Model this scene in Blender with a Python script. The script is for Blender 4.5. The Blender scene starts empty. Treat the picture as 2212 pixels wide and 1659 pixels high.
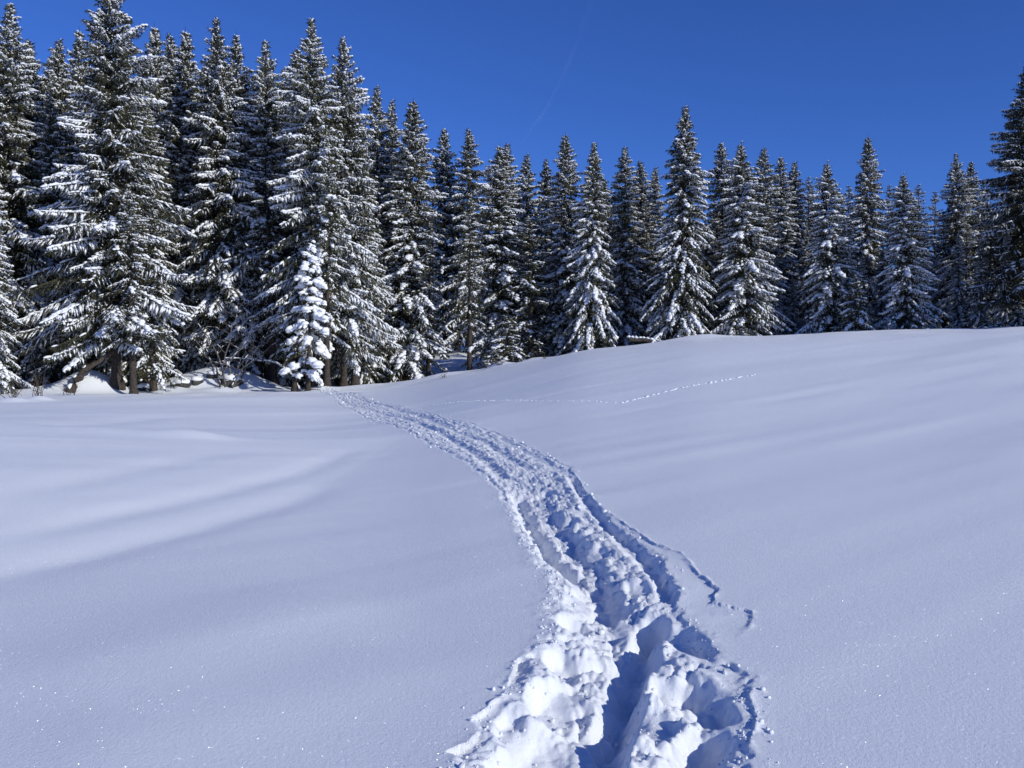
import bpy, math
import numpy as np
R = math.radians

# ------------------------------------------------------------------ camera, sky, sun, exposure
scene = bpy.context.scene
COL = scene.collection
CAM_H = 1.65
PITCH = R(0.88)
HFOV = R(60.0)
cam = bpy.data.cameras.new('camera')
cam.sensor_width = 36.0
cam.lens = 18.0 / math.tan(HFOV / 2)
cam.clip_start = 0.05
cam.clip_end = 20000
cam_ob = bpy.data.objects.new('camera', cam)
COL.objects.link(cam_ob)
cam_ob.location = (0, 0, CAM_H)
cam_ob.rotation_euler = (R(90) - PITCH, 0, 0)
scene.camera = cam_ob

SUN_ELEV = R(24)
SUN_AZ = R(127)            # clockwise from +Y (the view direction): right and a little behind
world = bpy.data.worlds.new('World')
scene.world = world
world.use_nodes = True
wn, wl = world.node_tree.nodes, world.node_tree.links
wn.clear()
w_out = wn.new('ShaderNodeOutputWorld')
w_bg = wn.new('ShaderNodeBackground')
w_sky = wn.new('ShaderNodeTexSky')
w_sky.sky_type = 'NISHITA'
w_sky.sun_disc = False
w_sky.sun_elevation = SUN_ELEV
w_sky.sun_rotation = SUN_AZ
w_sky.altitude = 1400
w_sky.air_density = 1.0
w_sky.dust_density = 0.0
w_sky.ozone_density = 4.0
w_tint = wn.new('ShaderNodeMix')            # the camera's white balance on the sky colour
w_tint.data_type = 'RGBA'
w_tint.blend_type = 'MULTIPLY'
w_tint.inputs[0].default_value = 1.0
[i for i in w_tint.inputs if i.name == 'B' and i.type == 'RGBA'][0].default_value = (0.35, 0.575, 1.13, 1)
w_bg.inputs['Strength'].default_value = 0.11
wl.new(w_sky.outputs[0], [i for i in w_tint.inputs if i.name == 'A' and i.type == 'RGBA'][0])
wl.new([o for o in w_tint.outputs if o.type == 'RGBA'][0], w_bg.inputs['Color'])
wl.new(w_bg.outputs[0], w_out.inputs['Surface'])

sun = bpy.data.lights.new('sun', 'SUN')
sun.energy = 3.5
sun.angle = R(0.53)
sun.color = (1.0, 0.985, 0.89)
sun_ob = bpy.data.objects.new('sun', sun)
COL.objects.link(sun_ob)
sun_ob.location = (60, -20, 60)
sun_ob.rotation_euler = (R(90) - SUN_ELEV, 0, -SUN_AZ + math.pi)

vs = scene.view_settings
vs.view_transform = 'Standard'
vs.look = 'None'
vs.exposure = 0.0
vs.gamma = 1.0
vs.use_curve_mapping = False
scene.cycles.max_bounces = 6
scene.cycles.diffuse_bounces = 3
scene.cycles.transparent_max_bounces = 8

# ------------------------------------------------------------------ helpers
rng = np.random.default_rng(11)
TANH = math.tan(HFOV / 2)


def ray(X, Y):
    """Direction of the photograph's pixel (2212 x 1659 scale) from the eye: azimuth and tangent of elevation."""
    xc = (X - 1106.0) / 1106.0 * TANH
    yc = -(Y - 829.5) / 1106.0 * TANH
    dy = math.cos(PITCH) + yc * math.sin(PITCH)
    dz = -math.sin(PITCH) + yc * math.cos(PITCH)
    return math.atan2(xc, dy), dz / math.hypot(xc, dy)


def hash2(ix, iy, seed):
    h = (ix.astype(np.int64) * 374761393 + iy.astype(np.int64) * 668265263 + seed * 974711) & 0xFFFFFFFF
    h = ((h ^ (h >> 13)) * 1274126177) & 0xFFFFFFFF
    h = ((h ^ (h >> 16)) * 2246822519) & 0xFFFFFFFF
    return ((h ^ (h >> 15)) & 0xFFFFFF) / float(0xFFFFFF)


def vnoise(x, y, seed=0):
    """Smooth value noise in -1..1."""
    ix, iy = np.floor(x), np.floor(y)
    fx, fy = x - ix, y - iy
    fx = fx * fx * fx * (fx * (fx * 6 - 15) + 10)
    fy = fy * fy * fy * (fy * (fy * 6 - 15) + 10)
    a, b = hash2(ix, iy, seed), hash2(ix + 1, iy, seed)
    c, d = hash2(ix, iy + 1, seed), hash2(ix + 1, iy + 1, seed)
    return ((a * (1 - fx) + b * fx) * (1 - fy) + (c * (1 - fx) + d * fx) * fy) * 2 - 1


def fbm(x, y, seed=0, octaves=4, gain=0.5):
    s, a, t = 0, 1.0, 0
    for k in range(octaves):
        s = s + a * vnoise(x * 2 ** k + 17.3 * k, y * 2 ** k - 9.1 * k, seed + k)
        t += a
        a *= gain
    return s / t


def worley(x, y, seed=0):
    """Distance to the nearest and second nearest feature points."""
    ix, iy = np.floor(x), np.floor(y)
    d1 = np.full(x.shape, 9.0)
    d2 = np.full(x.shape, 9.0)
    for ox in (-1, 0, 1):
        for oy in (-1, 0, 1):
            cx, cy = ix + ox, iy + oy
            px = cx + hash2(cx, cy, seed)
            py = cy + hash2(cx, cy, seed + 77)
            d = np.hypot(px - x, py - y)
            n = d < d1
            d2 = np.where(n, d1, np.minimum(d2, d))
            d1 = np.where(n, d, d1)
    return d1, d2


def sstep(a, b, x):
    t = np.clip((x - a) / (b - a), 0, 1)
    return t * t * (3 - 2 * t)


def seg_dist(x, y, pts):
    """Distance of points to a polyline, signed side and arc position 0..1."""
    best = np.full(x.shape, 1e9)
    side = np.zeros(x.shape)
    arc = np.zeros(x.shape)
    L = [0]
    for a, b in zip(pts[:-1], pts[1:]):
        L.append(L[-1] + math.hypot(b[0] - a[0], b[1] - a[1]))
    for k, (a, b) in enumerate(zip(pts[:-1], pts[1:])):
        ex, ey = b[0] - a[0], b[1] - a[1]
        l2 = ex * ex + ey * ey + 1e-12
        t = np.clip(((x - a[0]) * ex + (y - a[1]) * ey) / l2, 0, 1)
        dx, dy = x - a[0] - t * ex, y - a[1] - t * ey
        d = np.hypot(dx, dy)
        n = d < best
        best = np.where(n, d, best)
        side = np.where(n, ex * dy - ey * dx, side)
        arc = np.where(n, (L[k] + t * (L[k + 1] - L[k])) / L[-1], arc)
    return best, np.sign(side), arc


def mesh_from(name, co, faces, nper, mat=None, smooth=True, mats=None, fmat=None):
    """Mesh from numpy: co (n,3), faces (m,nper) ints."""
    me = bpy.data.meshes.new(name)
    co = np.ascontiguousarray(co, dtype=np.float32)
    faces = np.ascontiguousarray(faces, dtype=np.int32)
    me.vertices.add(len(co))
    me.vertices.foreach_set('co', co.ravel())
    m = len(faces)
    me.loops.add(m * nper)
    me.loops.foreach_set('vertex_index', faces.ravel())
    me.polygons.add(m)
    me.polygons.foreach_set('loop_start', np.arange(m, dtype=np.int32) * nper)
    me.polygons.foreach_set('loop_total', np.full(m, nper, dtype=np.int32))
    me.polygons.foreach_set('use_smooth', np.full(m, smooth, dtype=bool))
    for mm in (mats or ([mat] if mat else [])):
        me.materials.append(mm)
    if fmat is not None:
        me.polygons.foreach_set('material_index', np.ascontiguousarray(fmat, dtype=np.int32))
    me.update(calc_edges=True)
    me.validate()
    return me


def link(name, data, parent=None, loc=None, **props):
    o = bpy.data.objects.new(name, data)
    COL.objects.link(o)
    if parent is not None:
        o.parent = parent
    if loc is not None:
        o.location = loc
    for k, v in props.items():
        o[k] = v
    return o


def thing(name, label, category, loc, rotz=0.0, group=None, scale=None):
    o = bpy.data.objects.new(name, None)
    COL.objects.link(o)
    o.empty_display_size = 0.3
    o.location = loc
    o.rotation_euler = (0, 0, rotz)
    if scale is not None:
        o.scale = scale
    o['label'] = label
    o['category'] = category
    if group:
        o['group'] = group
    return o


# ------------------------------------------------------------------ materials
def new_mat(name):
    m = bpy.data.materials.new(name)
    m.use_nodes = True
    nt = m.node_tree
    bsdf = nt.nodes['Principled BSDF']
    return m, nt, bsdf


def noise_node(nt, scale, detail=3, coord='Object', rough=0.55):
    tc = nt.nodes.new('ShaderNodeTexCoord')
    n = nt.nodes.new('ShaderNodeTexNoise')
    n.inputs['Scale'].default_value = scale
    n.inputs['Detail'].default_value = detail
    n.inputs['Roughness'].default_value = rough
    nt.links.new(tc.outputs[coord], n.inputs['Vector'])
    return n


def mat_field_snow(name, grain, sparkle, coarse):
    m, nt, b = new_mat(name)
    L = nt.links
    b.inputs['Base Color'].default_value = (0.86, 0.88, 0.915, 1)
    b.inputs['Roughness'].default_value = 0.75
    b.inputs['Specular IOR Level'].default_value = 0.15
    n1 = noise_node(nt, 55, 4)
    n2 = noise_node(nt, 260, 2)
    n3 = noise_node(nt, 14, 4)
    add = nt.nodes.new('ShaderNodeMath')
    add.operation = 'ADD'
    mad = nt.nodes.new('ShaderNodeMath')
    mad.operation = 'MULTIPLY_ADD'
    mad.inputs[1].default_value = coarse
    L.new(n3.outputs[0], mad.inputs[0])
    L.new(n1.outputs[0], mad.inputs[2])
    L.new(mad.outputs[0], add.inputs[0])
    L.new(n2.outputs[0], add.inputs[1])
    bp = nt.nodes.new('ShaderNodeBump')
    bp.inputs['Strength'].default_value = grain
    bp.inputs['Distance'].default_value = 0.012
    L.new(add.outputs[0], bp.inputs['Height'])
    L.new(bp.outputs[0], b.inputs['Normal'])
    if sparkle:
        # single crystal faces, each with its own tilt, that mirror the sun
        tc = nt.nodes.new('ShaderNodeTexCoord')
        vo = nt.nodes.new('ShaderNodeTexVoronoi')
        vo.inputs['Scale'].default_value = 150
        L.new(tc.outputs['Object'], vo.inputs['Vector'])
        lt = nt.nodes.new('ShaderNodeMath')
        lt.operation = 'LESS_THAN'
        lt.inputs[1].default_value = 0.28
        L.new(vo.outputs['Distance'], lt.inputs[0])
        sub = nt.nodes.new('ShaderNodeVectorMath')
        sub.operation = 'SUBTRACT'
        sub.inputs[1].default_value = (0.5, 0.5, 0.5)
        L.new(vo.outputs['Color'], sub.inputs[0])
        scl = nt.nodes.new('ShaderNodeVectorMath')
        scl.operation = 'SCALE'
        scl.inputs['Scale'].default_value = 2.2
        L.new(sub.outputs[0], scl.inputs[0])
        geo = nt.nodes.new('ShaderNodeNewGeometry')
        va = nt.nodes.new('ShaderNodeVectorMath')
        va.operation = 'ADD'
        L.new(geo.outputs['Normal'], va.inputs[0])
        L.new(scl.outputs[0], va.inputs[1])
        nm = nt.nodes.new('ShaderNodeVectorMath')
        nm.operation = 'NORMALIZE'
        L.new(va.outputs[0], nm.inputs[0])
        gl = nt.nodes.new('ShaderNodeBsdfGlossy')
        gl.inputs['Color'].default_value = (0.9, 0.93, 1, 1)
        gl.inputs['Roughness'].default_value = 0.30
        L.new(nm.outputs[0], gl.inputs['Normal'])
        mul = nt.nodes.new('ShaderNodeMath')
        mul.operation = 'MULTIPLY'
        mul.inputs[1].default_value = sparkle
        L.new(lt.outputs[0], mul.inputs[0])
        mx = nt.nodes.new('ShaderNodeMixShader')
        L.new(mul.outputs[0], mx.inputs[0])
        L.new(b.outputs[0], mx.inputs[1])
        L.new(gl.outputs[0], mx.inputs[2])
        L.new(mx.outputs[0], nt.nodes['Material Output'].inputs['Surface'])
    return m


def mat_two(name, c1, c2, scale, rough=0.85, detail=3, per_object=0.0, bump=0.0):
    m, nt, b = new_mat(name)
    L = nt.links
    n = noise_node(nt, scale, detail)
    rmp = nt.nodes.new('ShaderNodeValToRGB')
    rmp.color_ramp.elements[0].position = 0.35
    rmp.color_ramp.elements[1].position = 0.65
    rmp.color_ramp.elements[0].color = (*c1, 1)
    rmp.color_ramp.elements[1].color = (*c2, 1)
    L.new(n.outputs[0], rmp.inputs[0])
    out = rmp.outputs[0]
    if per_object:
        oi = nt.nodes.new('ShaderNodeObjectInfo')
        mr = nt.nodes.new('ShaderNodeMapRange')
        mr.inputs['To Min'].default_value = 1 - per_object
        mr.inputs['To Max'].default_value = 1 + per_object
        L.new(oi.outputs['Random'], mr.inputs['Value'])
        hs = nt.nodes.new('ShaderNodeHueSaturation')
        L.new(mr.outputs[0], hs.inputs['Value'])
        L.new(out, hs.inputs['Color'])
        out = hs.outputs[0]
    L.new(out, b.inputs['Base Color'])
    b.inputs['Roughness'].default_value = rough
    b.inputs['Specular IOR Level'].default_value = 0.2
    if bump:
        bp = nt.nodes.new('ShaderNodeBump')
        bp.inputs['Strength'].default_value = bump
        bp.inputs['Distance'].default_value = 0.03
        L.new(n.outputs[0], bp.inputs['Height'])
        L.new(bp.outputs[0], b.inputs['Normal'])
    return m


M_SNOW = mat_field_snow('field_snow', 0.42, 0.30, 0.6)
M_TRAIL = mat_field_snow('trodden_snow', 0.50, 0.0, 0.9)
M_TREESNOW = mat_two('bough_snow', (0.86, 0.87, 0.89), (0.91, 0.915, 0.93), 6, 0.8, bump=0.25)
M_NEEDLE = mat_two('spruce_needles', (0.038, 0.040, 0.023), (0.092, 0.090, 0.050), 1.3, 0.7, per_object=0.25)
M_BARK = mat_two('spruce_bark', (0.030, 0.024, 0.021), (0.085, 0.070, 0.058), 9, 0.9, 5, bump=0.8)
M_TWIG = mat_two('dry_twig', (0.06, 0.045, 0.035), (0.13, 0.10, 0.08), 12, 0.9)
M_GREYWOOD = mat_two('grey_wood', (0.07, 0.062, 0.06), (0.17, 0.155, 0.15), 8, 0.9, bump=0.5)
M_ROCK = mat_two('dark_rock', (0.03, 0.03, 0.032), (0.09, 0.085, 0.08), 6, 0.9, bump=0.6)

# ------------------------------------------------------------------ terrain
#        X     Y   dist  behind-drop  rise
EDGE = [(-900, 850, 60, 0.0, .030), (-300, 850, 60, 0.0, .030), (0, 853, 58, 0.0, .030), (300, 850, 58, 0.0, .035),
        (480, 845, 60, 0.0, .040), (690, 842, 62, 0.0, .035), (800, 834, 63, 0.2, .055), (890, 824, 62, 0.6, .100),
        (1000, 806, 60, 0.6, .100), (1150, 780, 58, 0.6, .040), (1250, 761, 57, 0.5, .02), (1500, 734, 57, 0.5, .01),
        (1800, 718, 59, 0.5, .0), (2212, 704, 61, 0.5, .0), (2700, 704, 62, 0.5, .0), (3300, 712, 62, 0.5, .0)]
_az = np.array([ray(e[0], e[1])[0] for e in EDGE])
_D = np.array([e[2] for e in EDGE], float)
_TE = np.array([ray(e[0], e[1])[1] for e in EDGE])
_H = CAM_H + _D * _TE
_SL = np.maximum(_TE, -0.004)
_DR = np.array([e[3] for e in EDGE], float)
_RI = np.array([e[4] for e in EDGE], float)
AZG = np.linspace(-math.pi, math.pi, 2881)


def _tab(v):
    t = np.interp(AZG, _az, v)
    k = np.exp(-0.5 * (np.arange(-24, 25) / 8.0) ** 2)
    return np.convolve(np.pad(t, 24, mode='edge'), k / k.sum(), 'valid')


T_D, T_H, T_SL, T_DR, T_RI = map(_tab, (_D, _H, _SL, _DR, _RI))
back = sstep(R(55), R(110), np.abs(AZG))
T_H, T_SL, T_DR, T_RI = T_H * (1 - back), T_SL * (1 - back), T_DR * (1 - back), T_RI * (1 - back)


def at_flat(X, Y, z=0.0):
    az, te = ray(X, Y)
    r = (CAM_H - z) / -te
    return r * math.sin(az), r * math.cos(az)


# drifts on the open snow: (pixel polyline, half width m, height m), measured in the photograph, laid on the ground
DRIFTS = [
    ([(-160, 1232), (0, 1192), (200, 1145), (450, 1090), (640, 1035), (780, 975)], .28, -.034),
    ([(-160, 1300), (0, 1250), (150, 1215), (420, 1150), (620, 1095), (740, 1045)], .30, -.028),
    ([(-60, 1140), (120, 1100), (330, 1050), (520, 1000)], .36, -.026),
    ([(60, 990), (170, 955), (330, 922), (480, 915)], .6, -.05),
    ([(-60, 1530), (250, 1440), (520, 1360), (800, 1280)], .7, .035),
    ([(-40, 1660), (300, 1590), (700, 1490), (950, 1400)], .5, .02),
]
TOE = [at_flat(*p) for p in [(-700, 1420), (-160, 1300), (0, 1250), (150, 1215), (420, 1150), (620, 1090), (760, 1030), (860, 965), (900, 925)]]
DRIFTS = [([at_flat(*p) for p in pl], w, a) for pl, w, a in DRIFTS]

# mounds near the trees: (X, Y of the middle, distance, half width, half depth, height)
MOUNDS = [(408, 968, 18.6, .75, .8, .13), (265, 962, 19.0, 1.0, .7, .07), (30, 878, 45.3, .8, .5, .20), (84, 872, 46.3, .6, .5, .24), (192, 822, 61, 1.9, 1.6, 1.25), (160, 822, 63, 2.6, 1.5, .7), (430, 812, 64, 3.6, 2.6, 1.1), (365, 825, 60, 1.2, 1.0, .45),
          (520, 822, 63, 2.6, 2.0, .75), (470, 832, 58.5, 1.6, .9, .32), (690, 838, 57.5, 1.0, .8, .28), (80, 835, 60, 2.2, 1.4, .45),
          (1080, 808, 55, .75, .6, .42), (960, 815, 57, 1.8, 1.0, .22), (1150, 787, 56.5, .9, .7, .22), (1290, 770, 56, 2.2, 1.0, .15),
          (1520, 742, 56.5, 2.6, 1.3, .28), (1120, 802, 54, 1.6, .9, .15), (770, 835, 58, 2.0, 1.2, .2), (820, 845, 52, 2.4, 2.0, -.35), (880, 880, 36, 4.0, 5.0, -.30)]
MOUNDS = [(d * math.sin(ray(X, Y)[0]), d * math.cos(ray(X, Y)[0]), a, b, h) for X, Y, d, a, b, h in MOUNDS]


def base_height(x, y):
    r = np.hypot(x, y)
    az = np.arctan2(x, y)
    D, H, S, DR, RI = (np.interp(az, AZG, t) for t in (T_D, T_H, T_SL, T_DR, T_RI))
    t = np.clip(r / D, 0, 1)
    h0 = H * (3 * t ** 2 - 2 * t ** 3) + S * D * (t ** 3 - t ** 2)
    d = np.maximum(r - D, 0)
    h1 = S * 7 * (1 - np.exp(-d / 7)) - DR * (1 - np.exp(-(d / 6) ** 2)) + RI * np.maximum(np.minimum(d, 90) - 6, 0)
    return h0 + h1


def smooth_height(x, y):
    """The untouched snow surface."""
    r = np.hypot(x, y)
    h = base_height(x, y)
    f = sstep(2.0, 14.0, r)
    # wind undulations, longer along the wind (away and a little right)
    u = -x * 0.64 + y * 0.77
    v = x * 0.77 + y * 0.64
    h = h + f * (.034 * vnoise(u / 2.4, v / 9.0, 5) + .012 * vnoise(u / 1.0, v / 5.0, 6) + .10 * vnoise(u / 6.0, v / 15.0, 7) * sstep(6, 20, r))
    h = h + (1 - sstep(30, 60, r)) * .0065 * vnoise(u / .55, v / 3.8, 8)
    # the long bank on the left whose right side faces the sun
    h = h + .42 * np.exp(-(((x + 12.2) / 4.8) ** 2 + ((y - 18) / 10.0) ** 2))
    far = sstep(40, 56, r)
    h = h + far * (.06 * vnoise(x / 1.7, y / 1.7, 9) + .18 * vnoise(x / 5.0, y / 5.0, 10) * sstep(58, 64, r))
    for pl, w, a in DRIFTS:
        d, sd, arc = seg_dist(x, y, pl)
        # steeper on the lee (left) side, long ramp to the sun
        ww = w
        h = h + a * np.exp(-(d / ww) ** 2) * sstep(0, .22, arc) * (1 - sstep(.78, 1, arc))
    d, sd, arc = seg_dist(x, y, TOE)
    h = h + np.where(sd > 0, .42 * (1 - np.exp(-(d / 3.6) ** 1.3)), 0) * (1 - sstep(.42, .93, arc)) * (1 - sstep(35, 50, r)) * (y > -8)
    for mx, my, a, b, hh in MOUNDS:
        h = h + hh * np.exp(-(((x - mx) / a) ** 2 + ((y - my) / b) ** 2))
    return h


def ground_z(x, y):
    return float(smooth_height(np.array([float(x)]), np.array([float(y)]))[0])


def at(X, dist):
    """Ground point at ground distance DIST under the photograph's column X."""
    az = ray(X, 800)[0]
    x, y = dist * math.sin(az), dist * math.cos(az)
    return x, y, ground_z(x, y)


def at_px(X, Y):
    """Where the line of sight through a pixel meets the snow."""
    az, te = ray(X, Y)
    rr = np.linspace(2.0, 90, 9000)
    g = smooth_height(rr * math.sin(az), rr * math.cos(az)) - (CAM_H + rr * te)
    k = np.argmax(g > 0) if (g > 0).any() else len(rr) - 1
    r = rr[k]
    return r * math.sin(az), r * math.cos(az)


# the trodden trail: left and right outline
TL = [(960, 1720), (985, 1659), (1040, 1560), (1095, 1490), (1130, 1425), (1185, 1355), (1192, 1285), (1145, 1205), (1108, 1130), (1078, 1062), (1005, 1000), (905, 950), (800, 908), (740, 880), (690, 848)]
TR = [(1625, 1720), (1605, 1659), (1622, 1560), (1600, 1455), (1535, 1392), (1462, 1320), (1462, 1280), (1440, 1215), (1382, 1165), (1305, 1110), (1262, 1055), (1225, 1008), (1165, 978), (1080, 938), (960, 905), (820, 868), (735, 846)]
TLw = np.array([at_px(*p) for p in TL])
TRw = np.array([at_px(*p) for p in TR])
# carry the trail on to the wood and back past the camera
def _ext(P, end):
    r = np.hypot(P[:, 0], P[:, 1])
    az = np.arctan2(P[:, 0], P[:, 1])
    o = np.argsort(r)
    r, az = r[o], az[o]
    return np.concatenate([[0.4, r[0] * .8], r, end[0]]), np.concatenate([[az[0], az[0]], az, end[1]])
_e = [ray(700, 830)[0], ray(800, 815)[0], ray(900, 800)[0], ray(965, 780)[0], ray(975, 760)[0]]
_rr = [61.5, 66, 74, 86, 110]
LR, LA = _ext(TLw, (_rr, [a - .009 for a in _e]))
RR_, RA = _ext(TRw, (_rr, [a + .006 for a in _e]))


def trail_az(r):
    return np.interp(r, LR, LA), np.interp(r, RR_, RA)


# features of the trail: pixel polyline, half width, depth
GROOVES = [
    ([(1120, 1070), (1135, 1100), (1165, 1150), (1195, 1195), (1240, 1228)], .09, .20),
    ([(905, 915), (965, 940), (1045, 990), (1085, 1030)], .10, .10),
    ([(1300, 1265), (1315, 1300)],  .14, .15),
    ([(1400, 1335), (1388, 1375), (1362, 1440), (1335, 1500), (1305, 1570), (1270, 1640), (1230, 1720)], .105, .23),
    ([(1240, 1035), (1275, 1092), (1320, 1140), (1375, 1185), (1432, 1245), (1448, 1290)], .085, .085),
    ([(1085, 948), (1165, 990), (1235, 1030)], .09, .05),
    ([(960, 920), (1040, 950), (1120, 1000), (1150, 1015), (1215, 1012)], .09, .07),
    ([(1480, 1475), (1530, 1500), (1545, 1535)], .09, .14),
    ([(1520, 1575), (1495, 1620), (1480, 1680)], .10, .18),
    ([(735, 862), (800, 885), (870, 903), (905, 915)], .12, .06),
    ([(760, 855), (830, 876), (900, 897), (960, 920)], .12, .06),
    ([(1450, 1360), (1500, 1400)], .10, .10),
]
GROOVES = [([at_px(*p) for p in pl], w, dp) for pl, w, dp in GROOVES]
# footprints pressed into the left bank: pixel, radius along / across, depth
PRINTS = [(1165, 1590, .20, .11, .15), (1130, 1655, .2, .12, .16), (1190, 1500, .17, .10, .13), (1215, 1420, .15, .09, .11), (1240, 1340, .14, .09, .10),
          (1225, 1470, .10, .07, .07), (1250, 1560, .16, .09, .10), (1415, 1545, .15, .10, .08), (1440, 1480, .12, .08, .08),
          (1100, 1560, .14, .08, .07), (1340, 1330, .12, .08, .08), (1380, 1260, .12, .08, .07), (1255, 1285, .13, .09, .06), (1230, 1120, .14, .09, .09),
          (1290, 1180, .14, .09, .08), (1180, 1060, .14, .1, .08)]
PRINTS = [(*at_px(p[0], p[1]), *p[2:]) for p in PRINTS]
# cracks in the crust beside the trail; the slab between crack and trail has sunk a little
CRACKS = [
    ([(1222, 1003), (1245, 1030), (1262, 1058), (1292, 1095), (1335, 1122), (1400, 1168), (1470, 1195), (1512, 1242), (1550, 1270), (1538, 1300), (1625, 1322), (1618, 1352), (1600, 1370), (1558, 1390)], -1, .011),
    ([(1127, 1418), (1100, 1470), (1092, 1500), (1035, 1545), (1010, 1550)], 1, .032),
    ([(1040, 1580), (1015, 1605), (965, 1625)], 1, .036),
    ([(1600, 1450), (1632, 1560), (1612, 1620), (1585, 1659)], -1, .008),
]
CRACKS = [([at_px(*p) for p in pl], s, a) for pl, s, a in CRACKS]
# thin animal track crossing the slope
TRACK = [at_px(*p) for p in [(880, 882), (935, 874), (1000, 868), (1090, 865), (1200, 867), (1340, 871), (1400, 856), (1470, 838), (1550, 824), (1635, 808)]]


def trail_mask(x, y):
    r = np.hypot(x, y)
    az = np.arctan2(x, y)
    a, b = trail_az(r)
    rag = .045 * fbm(x * 7, y * 7, 31, 3) + .025 * vnoise(x * 23, y * 23, 35) + .05 * vnoise(x * 2.2, y * 2.2, 36)
    dl = (az - a) * r + rag                 # metres inside from the left outline
    dr = (b - az) * r + rag
    return np.minimum(dl, dr), dl, dr


def full_height(x, y):
    h = smooth_height(x, y)
    r = np.hypot(x, y)
    d, dl, dr = trail_mask(x, y)
    near = d > -0.9
    hh = h[near]
    X, Y, dd = x[near], y[near], d[near]
    DL, DRr = dl[near], dr[near]
    rn = r[near]
    m = sstep(-.01, .06, dd)
    # warp for crumbly shapes
    wx = X + .035 * fbm(X * 6, Y * 6, 41, 3)
    wy = Y + .035 * fbm(X * 6, Y * 6, 45, 3)
    c1, c2 = worley(wx * 3.6, wy * 3.6, 51)
    k1, k2 = worley(wx * 9, wy * 9, 57)
    j1, j2 = worley(wx * 24, wy * 24, 58)
    big = .25 + .75 * (1 - sstep(6, 11, rn))
    lumps = .062 * big * (.65 - c1 ** 2 * 1.3) + (.040 + .004 * sstep(7, 14, rn)) * (.5 - k1 ** 2 * 1.25) + .019 * (.6 - j1 ** 2 * 1.3) - .010 * (1 - sstep(0, .2, c2 - c1))
    lumps = lumps + .022 * fbm(X * 9, Y * 9, 61, 4, .55) + .03 * big * fbm(X * 2.1, Y * 2.1, 63, 2) + .011 * fbm(X * 34, Y * 34, 68, 3, .6)
    soft = sstep(0, .35, dd)
    depth = -.035 - .035 * soft
    qq = np.clip(DL / (DL + DRr + 1e-6), 0, 1)
    nearby = 1 - sstep(8.5, 13, rn)
    depth = depth * (1 - .6 * nearby * sstep(.78, .9, qq))
    farther = sstep(7, 13, rn)
    depth = depth + .040 * farther * sstep(.0, .12, dd)
    depth = depth - nearby * .105 * sstep(.02, .40, qq) * (1 - sstep(.46, .62, qq))
    # thrown-up rim of crumbs outside the edge
    rim = .007 * np.exp(-((dd - .0) / .07) ** 2) * (.4 + .8 * np.maximum(fbm(X * 13, Y * 13, 65, 2), -.2))
    left_bank = np.exp(-((DL - .22) / .16) ** 2) * .035 * (1 - sstep(6, 11, rn))
    tr = depth + lumps * (.55 + .45 * soft) + left_bank
    tr = np.minimum(tr, .012 + .06 * sstep(.02, .35, dd) + .0 * farther - .035 * nearby * sstep(.5, .6, qq))
    for pl, w, dp in GROOVES:
        g, sd, arc = seg_dist(wx, wy, pl)
        w2 = w * (1 + .22 * vnoise(X * 5, Y * 5, 71))
        tr = tr * (1 - .55 * np.exp(-(g / w2) ** 4)) - dp * (1 - .45 * farther) * (1 - sstep(w2 * .15, w2 * 1.45, g)) * (.88 + .16 * vnoise(X * 8, Y * 8, 72) + .10 * vnoise(X * 21, Y * 21, 73))
    for px, py, la, lb, dp in PRINTS:
        ex, ey = X - px, Y - py
        q = np.sqrt((ex / (lb * 1.25)) ** 2 + (ey / (la * 1.25)) ** 2)
        k = 1 - sstep(.55, 1.15, q)
        tr = tr * (1 - .65 * k) - dp * k
    hh = hh + m * tr + rim
    for pl, s, a in CRACKS:
        rg = .02 * fbm(X * 9, Y * 9, 81, 3)
        g, sd, arc = seg_dist(X + rg, Y + rg, pl)
        ends = sstep(0, .08, arc) * (1 - sstep(.92, 1, arc))
        inside = (sd * s > 0)
        sunk = np.where(inside, 1 - sstep(.02, .34, g), 0)
        hh = hh - a * ends * sunk * (1 - m) * np.clip(.85 + .9 * vnoise(X * 2.7, Y * 2.7, 84), .1, 1.6)
        hh = hh + ends * (1 - m) * np.exp(-(g / .022) ** 2) * .014 * (.3 + np.maximum(fbm(X * 20, Y * 20, 83, 2), -.3))
    h = h.copy()
    h[near] = hh
    return h


F = 512 / TANH
rows = [0.03, 0.3, 0.7, 1.1, 1.5, 1.8, 2.1, 2.35]
py = np.arange(570, 150, -0.88)
rows += list(CAM_H * F / py)
rows = [r for r in rows]
rr_ = rows[-1]
while rr_ < 62:
    rr_ += .058 * (rr_ / 10) ** .75 if rr_ < 40 else .25
    rows.append(rr_)
rows += list(np.geomspace(rows[-1] * 1.006, 130, 110)) + list(np.geomspace(136, 2500, 36))
rows = np.array(sorted(rows))
NB, NL, NR, NK = 280, 84, 90, 30
VW = R(38)
aL, aR = trail_az(rows)
mL = np.minimum(.42 / rows, .12)
mR = np.minimum(.62 / rows, .16)
bl, br = np.maximum(aL - mL, -VW + .05), np.minimum(aR + mR, VW - .05)
u = lambda n: (np.arange(n) / n)[None, :]
A = np.concatenate([
    -VW + (bl[:, None] + VW) * u(NL),
    bl[:, None] + (br - bl)[:, None] * u(NB),
    br[:, None] + (VW - br)[:, None] * u(NR),
    np.broadcast_to(VW + (2 * math.pi - 2 * VW) * u(NK), (len(rows), NK))], axis=1)
GX = rows[:, None] * np.sin(A)
GY = rows[:, None] * np.cos(A)
GZ = full_height(GX.ravel(), GY.ravel()).reshape(GX.shape)
nr, nc = GX.shape
co = np.stack([GX.ravel(), GY.ravel(), GZ.ravel()], 1)
ii, jj = np.meshgrid(np.arange(nr - 1), np.arange(nc), indexing='ij')
j2 = (jj + 1) % nc
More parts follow.
